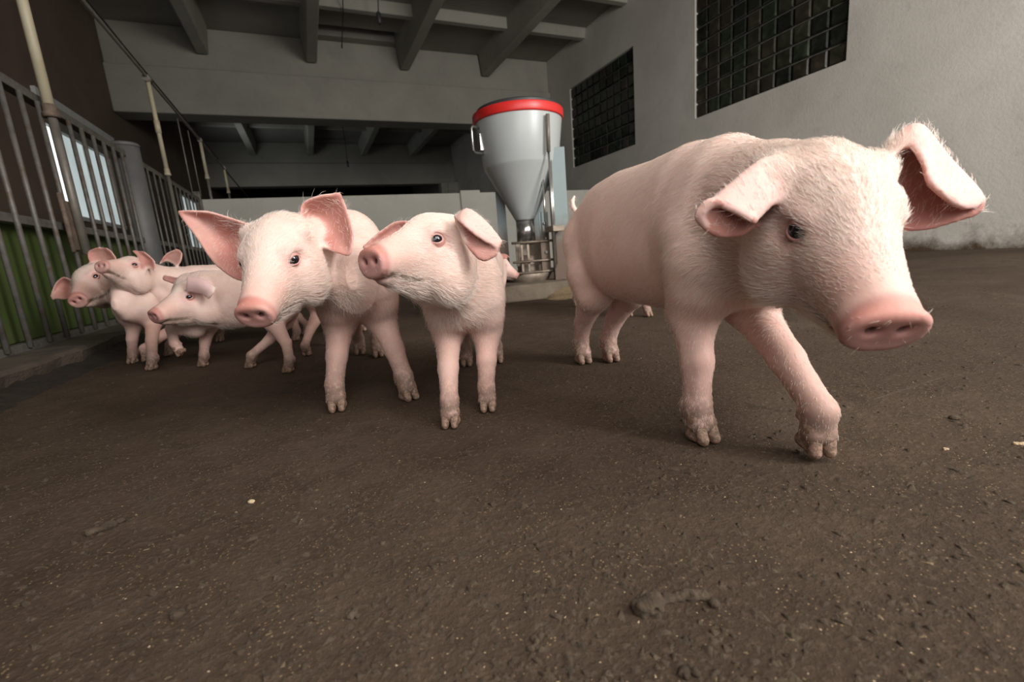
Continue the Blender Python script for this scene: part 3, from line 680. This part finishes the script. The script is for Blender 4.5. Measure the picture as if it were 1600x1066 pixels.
    def blend(wt, colr): 
        nonlocal Cc; wt = np.clip(wt, 0, 1)[:, None]; Cc = Cc*(1-wt)+rgb(colr)*wt
    bodyw = 1-near
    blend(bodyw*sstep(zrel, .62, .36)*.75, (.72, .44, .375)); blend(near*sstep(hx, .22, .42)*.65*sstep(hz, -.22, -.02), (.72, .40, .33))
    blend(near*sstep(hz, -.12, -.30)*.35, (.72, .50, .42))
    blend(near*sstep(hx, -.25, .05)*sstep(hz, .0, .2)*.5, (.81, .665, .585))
    sn = near*sstep(hx, .525, .575)*sstep(np.hypot(hy/.15, (hz+.085)/.14), 1.25, 1.0); blend(sn, (.52, .235, .22)); 
    blend(near*sstep(hx, .54, .58)*sstep(hz, -.08, .03), (.56, .22, .17))
    nd = ((V-p0)@n)/L; blend(near*sstep(nd, -.012, -.03)*sstep(np.hypot((np.abs((V-p0)@l)/L-.05), ((V-p0)@u2)/L-.016)/.034, 1.0, .6), (.12, .045, .04))  # shade of the nostril hollows put into the colour
    for p, nrm, re, s in eyes:
        de = np.linalg.norm(V-(p+nrm*re*.5), axis=1)/re; blend(sstep(de, 3.4, 1.2)*.55, (.68, .36, .33))
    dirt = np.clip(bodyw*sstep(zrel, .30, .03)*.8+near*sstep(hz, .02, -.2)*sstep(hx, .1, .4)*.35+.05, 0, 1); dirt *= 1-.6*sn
    hairw = np.ones(nV); hairw *= (1-sn)*(1-near*sstep(hx, .46, .53))
    mouth = near*sstep(np.abs(hz+.165+(hx-.5)*-.2), .03, .008)*sstep(hx, .2, .3)*(hx < .6); dirt = np.clip(dirt+mouth*.6, 0, 1)
    for S, N, uu in sheets:
        p = S.reshape(-1, 3); bb = np.where(((V > p.min(0)-.008) & (V < p.max(0)+.008)).all(1))[0]
        kd = KDTree(len(p)); [kd.insert(q, i) for i, q in enumerate(p)]; kd.balance()
        Nf = N.reshape(-1, 3); nv = S.shape[1]; wt = np.zeros(nV); side = np.zeros(nV); ue = np.zeros(nV)
        for i in bb:
            co_, j, dd = kd.find(V[i])
            if dd < .0075+vs: wt[i] = 1-max(0, (dd-.004-vs*.5)/.006); side[i] = (V[i]-p[j])@Nf[j]/(dd+1e-6); ue[i] = uu[j//nv]
        wt *= sstep(ue, .0, .22); blend(wt, earcol); inner = wt*sstep(side, -.15, .35); blend(inner*.88, (.48, .20, .165)); blend(inner*sstep(ue, .55, .1)*.45, (.42, .11, .09))
        hairw *= 1-.85*wt; dirt = dirt*(1-.6*wt)
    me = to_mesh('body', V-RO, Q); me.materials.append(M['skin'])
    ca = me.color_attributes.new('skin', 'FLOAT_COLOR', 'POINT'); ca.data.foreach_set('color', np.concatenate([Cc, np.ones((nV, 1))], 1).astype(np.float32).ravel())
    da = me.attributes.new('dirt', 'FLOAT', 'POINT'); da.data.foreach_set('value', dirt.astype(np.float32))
    link_mesh('body', me, None, root)
    # hooves, eyes, lids
    for Ft, R in hoofs:
        o = bpy.data.objects.new('hoof', HOOF); COL.objects.link(o); o.parent = root
        o.matrix_local = Matrix.LocRotScale(Vector(Ft-RO), Matrix(R.tolist()).to_quaternion(), Vector((hp, hp, hp)))
    for p, nrm, re, s in eyes:
        bm = bmesh.new(); bmesh.ops.create_uvsphere(bm, u_segments=20, v_segments=14, radius=re); bm_obj('eye', bm, M['eye'], root, tuple(p-RO), smooth=True)
        xa = HR@np.array([.84, -s*.50, -.10]); xa -= nrm*(xa@nrm); xa /= np.linalg.norm(xa); ya = np.cross(nrm, xa); ya *= np.sign(ya@u)
        bm = bmesh.new(); rings = []; na = 36
        for j, (e0, lift) in enumerate(((0, -.06), (.04, .05), (.20, .13), (.42, .08), (.75, -.10), (1.1, -.42))):
            rg = []
            for i in range(na):
                a = 2*math.pi*i/na; ca_, sa_ = math.cos(a), math.sin(a)
                rx = .80+e0*1.25; ry = (.56 if sa_ > 0 else .50)+e0*1.05; q = xa*ca_*rx+ya*sa_*ry*(1-.12*abs(ca_)); rr = np.linalg.norm(q)
                zq = math.sqrt(max(.02, 1-min(rr, .98)**2)) if rr < .98 else .2-(rr-.98)*.9
                pt = p-RO+re*(q+nrm*(zq+lift+.04)); rg.append(bm.verts.new(pt))
            rings.append(rg)
        for A, B in zip(rings[:-1], rings[1:]):
            for i in range(na): bm.faces.new((A[i], A[(i+1) % na], B[(i+1) % na], B[i]))
        bmesh.ops.recalc_face_normals(bm, faces=bm.faces)
        bm_obj('eyelid', bm, M['lid'], root, smooth=True)
    # bristles
    if hairs:
        P0 = V[Q[:, 0]]; e1 = V[Q[:, 1]]-P0; e2 = V[Q[:, 3]]-P0; N = np.cross(e1, e2); A = np.linalg.norm(N, axis=1)+1e-12; N /= A[:, None]
        hw = hairw[Q[:, 0]]; zr = zrel[Q[:, 0]]; dens = A*hw*np.where(zr < .06, 0, 1)*(1+1.2*near[Q[:, 0]])*(1-.7*sstep(zr, .42, .30)*(1-near[Q[:, 0]])); pick = rnd.choice(len(Q), hairs, p=dens/dens.sum())
        r1, r2 = rnd.random(hairs)[:, None], rnd.random(hairs)[:, None]; base = P0[pick]+e1[pick]*r1+e2[pick]*r2; N = N[pick]; nr = near[Q[pick, 0]][:, None]; h_ = H[Q[pick, 0]]
        legw = sstep(zr[pick], .42, .30)[:, None]*(1-nr)
        flow = (-AX[None]+np.array([[0, 0, -.55]]))*(1-nr)*(1-legw)+legw*np.array([[0, 0, -1.0]])+nr*(-f[None]*1.0-u[None]*.25*np.sign(-h_[:, 2:3]+.1)*.8+l[None]*np.sign(h_[:, 1:2])*.25)
        flow += rnd.normal(0, .20, (hairs, 3)); flow -= N*(flow*N).sum(1)[:, None]; flow /= np.linalg.norm(flow, axis=1, keepdims=True)+1e-9
        ln = hp*hairlen*(.026*(1-legw[:, 0])+.012*legw[:, 0])*(.6+.8*rnd.random(hairs)); chin = nr[:, 0]*sstep(h_[:, 2], -.10, -.28); poll = nr[:, 0]*sstep(h_[:, 0], .0, -.2)*sstep(h_[:, 2], .05, .18)
        muzz = nr[:, 0]*sstep(h_[:, 0], .28, .45); ln *= (1+1.3*chin*rnd.random(hairs)**2+.5*poll)*(1-.55*muzz*(1-chin)); lift = .16+.25*chin+.22*poll+.1*rnd.random(hairs)
        pts = np.stack([base-N*.0006]+[base+ln[:, None]*t*(flow*(1-.0*t)+N*(lift*(1-.6*t))[:, None]) for t in (.35, .7, 1.0)], 1)
        pts[:, 2:, 2] -= (ln*.10)[:, None]*np.array([.5, 1.0])[None]
        hc = bpy.data.hair_curves.new('bristles'); hc.add_curves([4]*hairs)
        hc.attributes['position'].data.foreach_set('vector', (pts-RO).astype(np.float32).ravel())
        ra = hc.attributes.get('radius') or hc.attributes.new('radius', 'FLOAT', 'POINT')
        ra.data.foreach_set('value', np.tile(np.array([.00013, .00012, .00009, .00003], np.float32)*hp/.44, hairs)); hc.materials.append(M['hair'])
        o = bpy.data.objects.new('bristles', hc); COL.objects.link(o); o.parent = root; o['kind'] = 'stuff'
    return root
def mk_head(cx, cy, cd, sx, sy, L, roll=0, far=False):
    c = P(cx, cy, cd); return dict(c=c, s=near_on_ray(c, sx, sy, L*math.hypot(.62, .09), far), L=L, roll=roll)
def ear(d0, rows, sign):
    """rows: base to tip, each three picture points (front edge, middle, back edge) with a depth offset in cm from d0"""
    return ([[(x, y, d0+dz/100) for x, y, dz in row] for row in rows], sign)

# A: the big pig on the right
pig('large white pig stepping forward at the right, snout close to the viewer', .445, (.65, .92), (.572, .505),
    mk_head(1287, 347, .47, 1386, 527, .24, 0),
    [(G(1270, 702, .012), -8, 22), (G(1098, 690), 4, 0), (G(955, 565), 0, 0), (G(912, 568), 0, 0)],
    [ear(.47, [((1242, 286, -.5), (1230, 246, .5), (1240, 312, 2)), ((1219, 306, -2), (1190, 253, -.5), (1208, 318, 2)), ((1180, 342, -2.5), (1140, 292, -1), (1175, 340, 1.5)), ((1176, 344, -2.6), (1116, 313, -1.2), (1176, 352, 1)), ((1124, 320, -1.8), (1108, 321, -1.1), (1160, 364, .4)), ((1098, 335, -1.1), (1093, 342, -.6), (1138, 368, 0)), ((1102, 352, -.6), (1104, 357, -.4), (1120, 367, 0))], 1),
     ear(.46, [((1390, 246, -.5), (1388, 252, 2), (1398, 345, 1)), ((1420, 226, -1), (1406, 224, 2), (1420, 357, 1)), ((1444, 254, -2.6), (1438, 206, 1.5), (1455, 354, 1)), ((1456, 288, -3), (1482, 252, .6), (1494, 343, .5)), ((1496, 320, -1.6), (1520, 292, 0), (1522, 334, .2)), ((1524, 322, -.6), (1534, 312, 0), (1532, 326, 0))], -1)],
    .0028, 70000, seed=1, fat=.86, disc=1.1)
# B: left of the middle
pig('white pig left of the middle with both ears spread, facing the viewer', .42, (.135, 1.48), (.085, 1.05),
    mk_head(438, 404, .80, 397, 499, .235, 0),
    [(G(640, 625), 25, 0), (G(528, 642), 0, 0), (G(592, 558), 0, 0), (G(563, 554), 0, 0)],
    [ear(.82, [((402, 356, 0), (395, 385, 2), (392, 432, 0)), ((365, 344, 0), (360, 380, 3), (372, 436, 0)), ((328, 333, 0), (330, 355, 2.5), (338, 412, 0)), ((300, 331, 0), (305, 345, 1), (308, 370, 0)), ((280, 331, 0), (281, 333, 0), (284, 338, 0))], 1),
     ear(.83, [((472, 348, -1), (486, 366, 2), (508, 386, 0)), ((474, 320, -1), (498, 350, 3), (529, 394, 0)), ((498, 308, -1), (522, 340, 2.5), (546, 396, 0)), ((530, 303, 0), (541, 330, 1), (551, 366, 0))], -1)],
    .003, 40000, seed=2, fat=.80)
# C: the middle one looking to the left
pig('smaller white pig in the middle holding its head up and looking left', .365, (.36, 1.10), (.265, .85),
    mk_head(680, 393, .77, 576, 414, .225, 0),
    [(G(763, 642), 0, 0), (G(705, 667), -4, 0), (G(778, 567), 0, 0), (G(730, 572), 0, 0)],
    [ear(.72, [((712, 338, 0), (716, 352, 1), (726, 376, 0)), ((722, 348, -1.6), (733, 332, 0), (742, 397, 0)), ((746, 368, -1.4), (761, 352, 0), (756, 406, 0)), ((775, 386, -.4), (782, 377, 0), (774, 399, 0))], -1),
     ear(.84, [((648, 348, 0), (645, 360, 1), (636, 372, 0)), ((620, 348, 0), (618, 364, 1), (610, 384, 0)), ((594, 364, 0), (594, 376, 1), (590, 392, 0)), ((569, 386, 0), (572, 390, 0), (575, 394, 0))], 1)],
    .003, 40000, seed=3, fat=.82)
# D, E, F: the three by the fence
pig('farthest left white pig by the fence, head tilted under the chin of its neighbour', .35, (-.47, 2.43), (-.60, 2.09),
    mk_head(149, 442, 1.71, 121, 472, .24, -28),
    [(G(238, 578), -20, 0), (G(208, 568), 0, 0), (None, 0, 0), (None, 0, 0)],
    [ear(1.71, [((143, 416, 0), (158, 410, 2), (176, 414, 0)), ((138, 400, 0), (160, 402, 2), (181, 406, 0)), ((141, 392, 0), (160, 395, 1.5), (174, 394, 0)), ((156, 387, 0), (160, 388, .5), (166, 388, 0))], -1),
     ear(1.69, [((114, 440, 0), (116, 450, 2), (113, 462, 0)), ((100, 434, 0), (101, 448, 2), (101, 467, 0)), ((88, 443, 0), (88, 453, 1), (89, 466, 0)), ((80, 462, 0), (81, 465, 0), (83, 468, 0))], 1)],
    .0035, 6000, seed=4, fat=.78)
pig('white pig by the fence resting its chin on the head of the farthest left pig', .345, (-.12, 2.24), (-.47, 2.13),
    mk_head(208, 425, 1.62, 156, 417, .195, 0),
    [(G(231, 563, .02), 0, 15), (G(264, 556), 0, 0), (np.array([-.10, 2.14, 0]), 0, 0), (np.array([-.06, 2.28, 0]), 0, 0)],
    [ear(1.61, [((226, 425, 0), (233, 419, .5), (242, 424, 0)), ((220, 406, 0), (230, 404, 1), (240, 408, 0)), ((208, 392, 0), (215, 393, .5), (225, 394, 0))], -1),
     ear(1.74, [((250, 412, 0), (262, 408, 1), (276, 416, 0)), ((260, 398, 0), (270, 398, 1), (282, 408, 0)), ((276, 390, 0), (280, 392, .3), (284, 396, 0))], -1)],
    .0035, 7000, seed=5, fat=.76)
pig('small white pig walking left with a drooping lilac ear and one foreleg lifted', .32, (-.10, 1.65), (-.36, 1.78),
    mk_head(304, 467, 1.42, 239, 497, .21, 0),
    [(G(286, 553, .06), 10, 40, G(286, 553, .06)+np.array([-.015, 0, .085])), (G(318, 573), 0, 0), (G(451, 582), 0, 0), (G(392, 575), 0, 0)],
    [ear(1.36, [((336, 450, 0), (333, 458, -.6), (326, 466, 0)), ((318, 437, -.4), (316, 447, -1.2), (315, 459, 0)), ((294, 433, -.6), (293, 443, -1), (292, 454, 0))], -1),
     ear(1.47, [((316, 447, 0), (308, 448, 1), (300, 454, 0)), ((292, 438, .5), (288, 440, 1.2), (283, 447, .5)), ((258, 431, 1), (256, 433, 1), (256, 437, 1))], 1)],
    .0035, 7000, seed=6, fat=.76, earcol=(.68, .46, .45))
pig('pig standing behind the left middle pig, only two of its legs showing', .32, (.03, 1.84), (.15, 2.15), None,
    [(None, 0, 0), (None, 0, 0), (G(481, 556), 0, 0), (G(538, 531, .03), 0, 25)], 'plain', .005, 1500, seed=9, tail=False, fat=.76)
# I: at the feeder behind C, J: behind A
pig('pig behind the middle pig, snout reaching the foot of the white feed hopper', .33, (.74, 2.04), (.91, 2.33),
    mk_head(779, 415, 2.64, 815, 437, .21, 0), [(None, 0, 0), (None, 0, 0), (None, 0, 0), (None, 0, 0)], 'plain', .006, 0, seed=7, tail=False, fat=.8)
pig('pig hidden behind the large pig, only its rump edge and feet showing', .34, (1.24, 1.95), (1.22, 1.60), None,
    [(G(1013, 495), 0, 0), (G(982, 495), 0, 0), (None, 0, 0), (None, 0, 0)], 'plain', .006, 0, seed=8, tail=False, fat=.8)

# ------------------------------------------------------------------ what lies on the floor
def clod_mesh(name, rnd, balls, mat, vs):
    """crumbly lump grown from many small balls; balls = [(x, y, z, r)]"""
    b = np.array(balls); f = Field(b[:, :3].min(0)-b[:, 3].max()*2.2, b[:, :3].max(0)+b[:, 3].max()*2.2, vs); g = np.random.default_rng(rnd.randrange(9999))
    for x, y, z, r in balls:
        f.ell((x, y, z), np.eye(3), (r, r*.9, r*.8), r*.5)
        for k in range(7):
            v = g.normal(0, 1, 3); v /= np.linalg.norm(v); f.ell(np.array([x, y, z])+v*r*.85, np.eye(3), (r*g.uniform(.25, .45),)*3, r*.12)
        for k in range(5):
            v = g.normal(0, 1, 3); v /= np.linalg.norm(v); f.ell(np.array([x, y, z])+v*r*1.1, np.eye(3), (r*g.uniform(.2, .35),)*3, r*.1, cut=True)
    V, F = f.mesh(); me = to_mesh(name, V, F); me.materials.append(mat); return me
M['dung'] = noisy('dry_dung', (.036, .024, .014), (.078, .053, .032), 60, .95, bump=.9, bdist=.005, c3=(.115, .083, .052))
M['wet_dung'] = noisy('wet_dark_dung', (.014, .010, .006), (.036, .025, .016), 40, .7, bump=.8, bdist=.006)
M['straw'] = noisy('pale_crumb', (.38, .27, .15), (.55, .43, .28), 80, .9, bump=.4, bdist=.002)
rn = random.Random(3)
# the broken ridge of dung in front
o0 = G(1060, 946); balls = []
for k in range(26):
    u_ = k/25; x, y = 998+120*u_+rn.uniform(-3, 3), 957-24*math.sin(u_*2.3)+rn.uniform(-3, 3)+(7*(u_-.82)*5 if u_ > .82 else 0)
    s = .0085 if k in (2, 4, 5) else rn.uniform(.0026, .0046)*(1.35 if k in (14, 16, 17) else 1); q = G(x, y)-o0; balls.append((q[0], q[1], s*.45, s))
o = link_mesh('dung_ridge', clod_mesh('dung_ridge', rn, balls, M['dung'], .0012), None, None, (o0[0], o0[1], 0)); tag(o, 'crumbly brown ridge of dried dung on the floor at the front', 'dung')
for x, y, s, m, nm, lb in ((168, 826, .010, 'dung', 'dung_clod', 'dark dung clod alone on the floor at the left'), (278, 965, .006, 'dung', 'dung_clod', 'dark crumbly clod on the floor near the lower left'),
      (395, 785, .004, 'straw', 'feed_crumb', 'pale feed crumb on the floor left of the centre'), (552, 962, .006, 'dung', 'dung_clod', 'dark clod on the floor below the centre left'),
      (835, 1012, .004, 'dung', 'dung_clod', 'small dark clod at the bottom edge of the floor'), (1590, 695, .004, 'straw', 'feed_crumb', 'pale feed crumb on the floor at the right edge'),
      (1478, 703, .003, 'straw', 'feed_crumb', 'pale feed crumb on the floor below the large snout'), (1495, 655, .006, 'dung', 'dung_clod', 'dark clod on the floor right below the large snout'),
      (1085, 1052, .006, 'dung', 'dung_clod', 'crumbly brown clod at the bottom edge below the dung ridge')):
    q = G(x, y); bl = [(rn.uniform(-1.4, 1.4)*s*(k > 0), rn.uniform(-.8, .8)*s*(k > 0), s*.3, s*rn.uniform(.4, .75)) for k in range(5)]
    o = link_mesh(nm, clod_mesh(nm, rn, bl, M[m], s*.16), None, None, (q[0], q[1], 0)); tag(o, lb, 'clod' if m == 'dung' else 'crumb')
def scatter(name, label, cat, n, mat, smin, smax, flat, seed, stretch):
    r = np.random.default_rng(seed); V = []; Fc = []; base = np.array([(1, 0, 0), (-.5, .87, 0), (-.5, -.87, 0), (0, 0, 1), (.4, .5, .6)]); tri = [(0, 4, 3), (4, 1, 3), (1, 2, 3), (2, 0, 3), (0, 1, 4)]
    dist = .25+5.2*r.random(n)**1.7; az = np.radians(22.9)+r.uniform(-.92, .92, n); x, y = dist*np.sin(az), dist*np.cos(az)
    ok = (x > -.80) & (y < 6.3) & (x < 5.3) & ~((x > .98) & (x < 1.97) & (y > 2.3) & (y < 3.52)); x, y = x[ok], y[ok]; n = len(x)
    s = (smin+(smax-smin)*r.random(n)**3); a = r.uniform(0, 6.28, n); st = 1+stretch*r.random(n)
    B = base[None]*(1+r.uniform(-.35, .35, (n, 5, 3))); X = B[..., 0]*st[:, None]*s[:, None]; Y = B[..., 1]*s[:, None]; Z = np.maximum(B[..., 2]*flat*s[:, None], 0)-.0003
    Vx = np.stack([X*np.cos(a)[:, None]-Y*np.sin(a)[:, None]+x[:, None], X*np.sin(a)[:, None]+Y*np.cos(a)[:, None]+y[:, None], Z], 2).reshape(-1, 3)
    T = (np.array(tri)[None]+5*np.arange(n)[:, None, None]).reshape(-1, 3)
    me = bpy.data.meshes.new(name); me.vertices.add(len(Vx)); me.vertices.foreach_set('co', Vx.astype(np.float32).ravel()); me.loops.add(len(T)*3); me.loops.foreach_set('vertex_index', T.astype(np.int32).ravel())
    me.polygons.add(len(T)); me.polygons.foreach_set('loop_start', np.arange(0, len(T)*3, 3, dtype=np.int32)); me.update(calc_edges=True)
    tag(link_mesh(name, me, mat), label, cat, kind='stuff')
scatter('dung_crumbs', 'fine dark dung crumbs strewn over the concrete floor', 'crumbs', 22000, M['dung'], .0008, .0045, .8, 11, 1.6)
scatter('feed_specks', 'tiny pale specks of feed scattered over the floor', 'specks', 3500, M['straw'], .0005, .0013, .7, 12, 1.2)
scatter('straw_bits', 'tiny orange brown bran flakes scattered over the floor', 'flakes', 1800, M['feed'], .0008, .0024, .5, 13, 2.5)
# heap of meal against the step
bm = bmesh.new(); nx, ny = 40, 14; g = []
for i in range(nx):
    r_ = []
    for j in range(ny):
        x = 1.28+.66*i/(nx-1); yb = 2.50-(x-1.0)*.147; y = yb+.02-.16*j/(ny-1); e = math.sin(math.pi*i/(nx-1))**.5
        r_.append(bm.verts.new((x, y, max(-.004, .085*e*(1-j/(ny-1))**1.5+.006*math.sin(x*60+j)*math.sin(x*37+j*2)-.004))))
    g.append(r_)
for i in range(nx-1):
    for j in range(ny-1): bm.faces.new((g[i][j], g[i][j+1], g[i+1][j+1], g[i+1][j]))
tag(bm_obj('feed_heap', bm, M['feed'], smooth=True), 'loose brown meal heaped against the front of the feeder step', 'meal', kind='stuff')

# manure trodden against the foot of the curb
bm = bmesh.new(); g = []; rr = random.Random(5)
for i in range(120):
    y = 1.0+i*.043; row = []
    for j, (x, z) in enumerate(((-.858, .034), (-.835, .026), (-.80, .010), (-.765, -.004))):
        row.append(bm.verts.new((x+(rr.uniform(-.012, .012) if j else 0), y, z+(rr.uniform(-.007, .007) if j < 3 else 0))))
    g.append(row)
for A, B in zip(g[:-1], g[1:]):
    for k in range(3): bm.faces.new((A[k], A[k+1], B[k+1], B[k]))
bmesh.ops.recalc_face_normals(bm, faces=bm.faces)
tag(bm_obj('manure', bm, M['wet_dung'], smooth=True), 'dark manure trodden along the foot of the concrete curb', 'manure', kind='stuff')
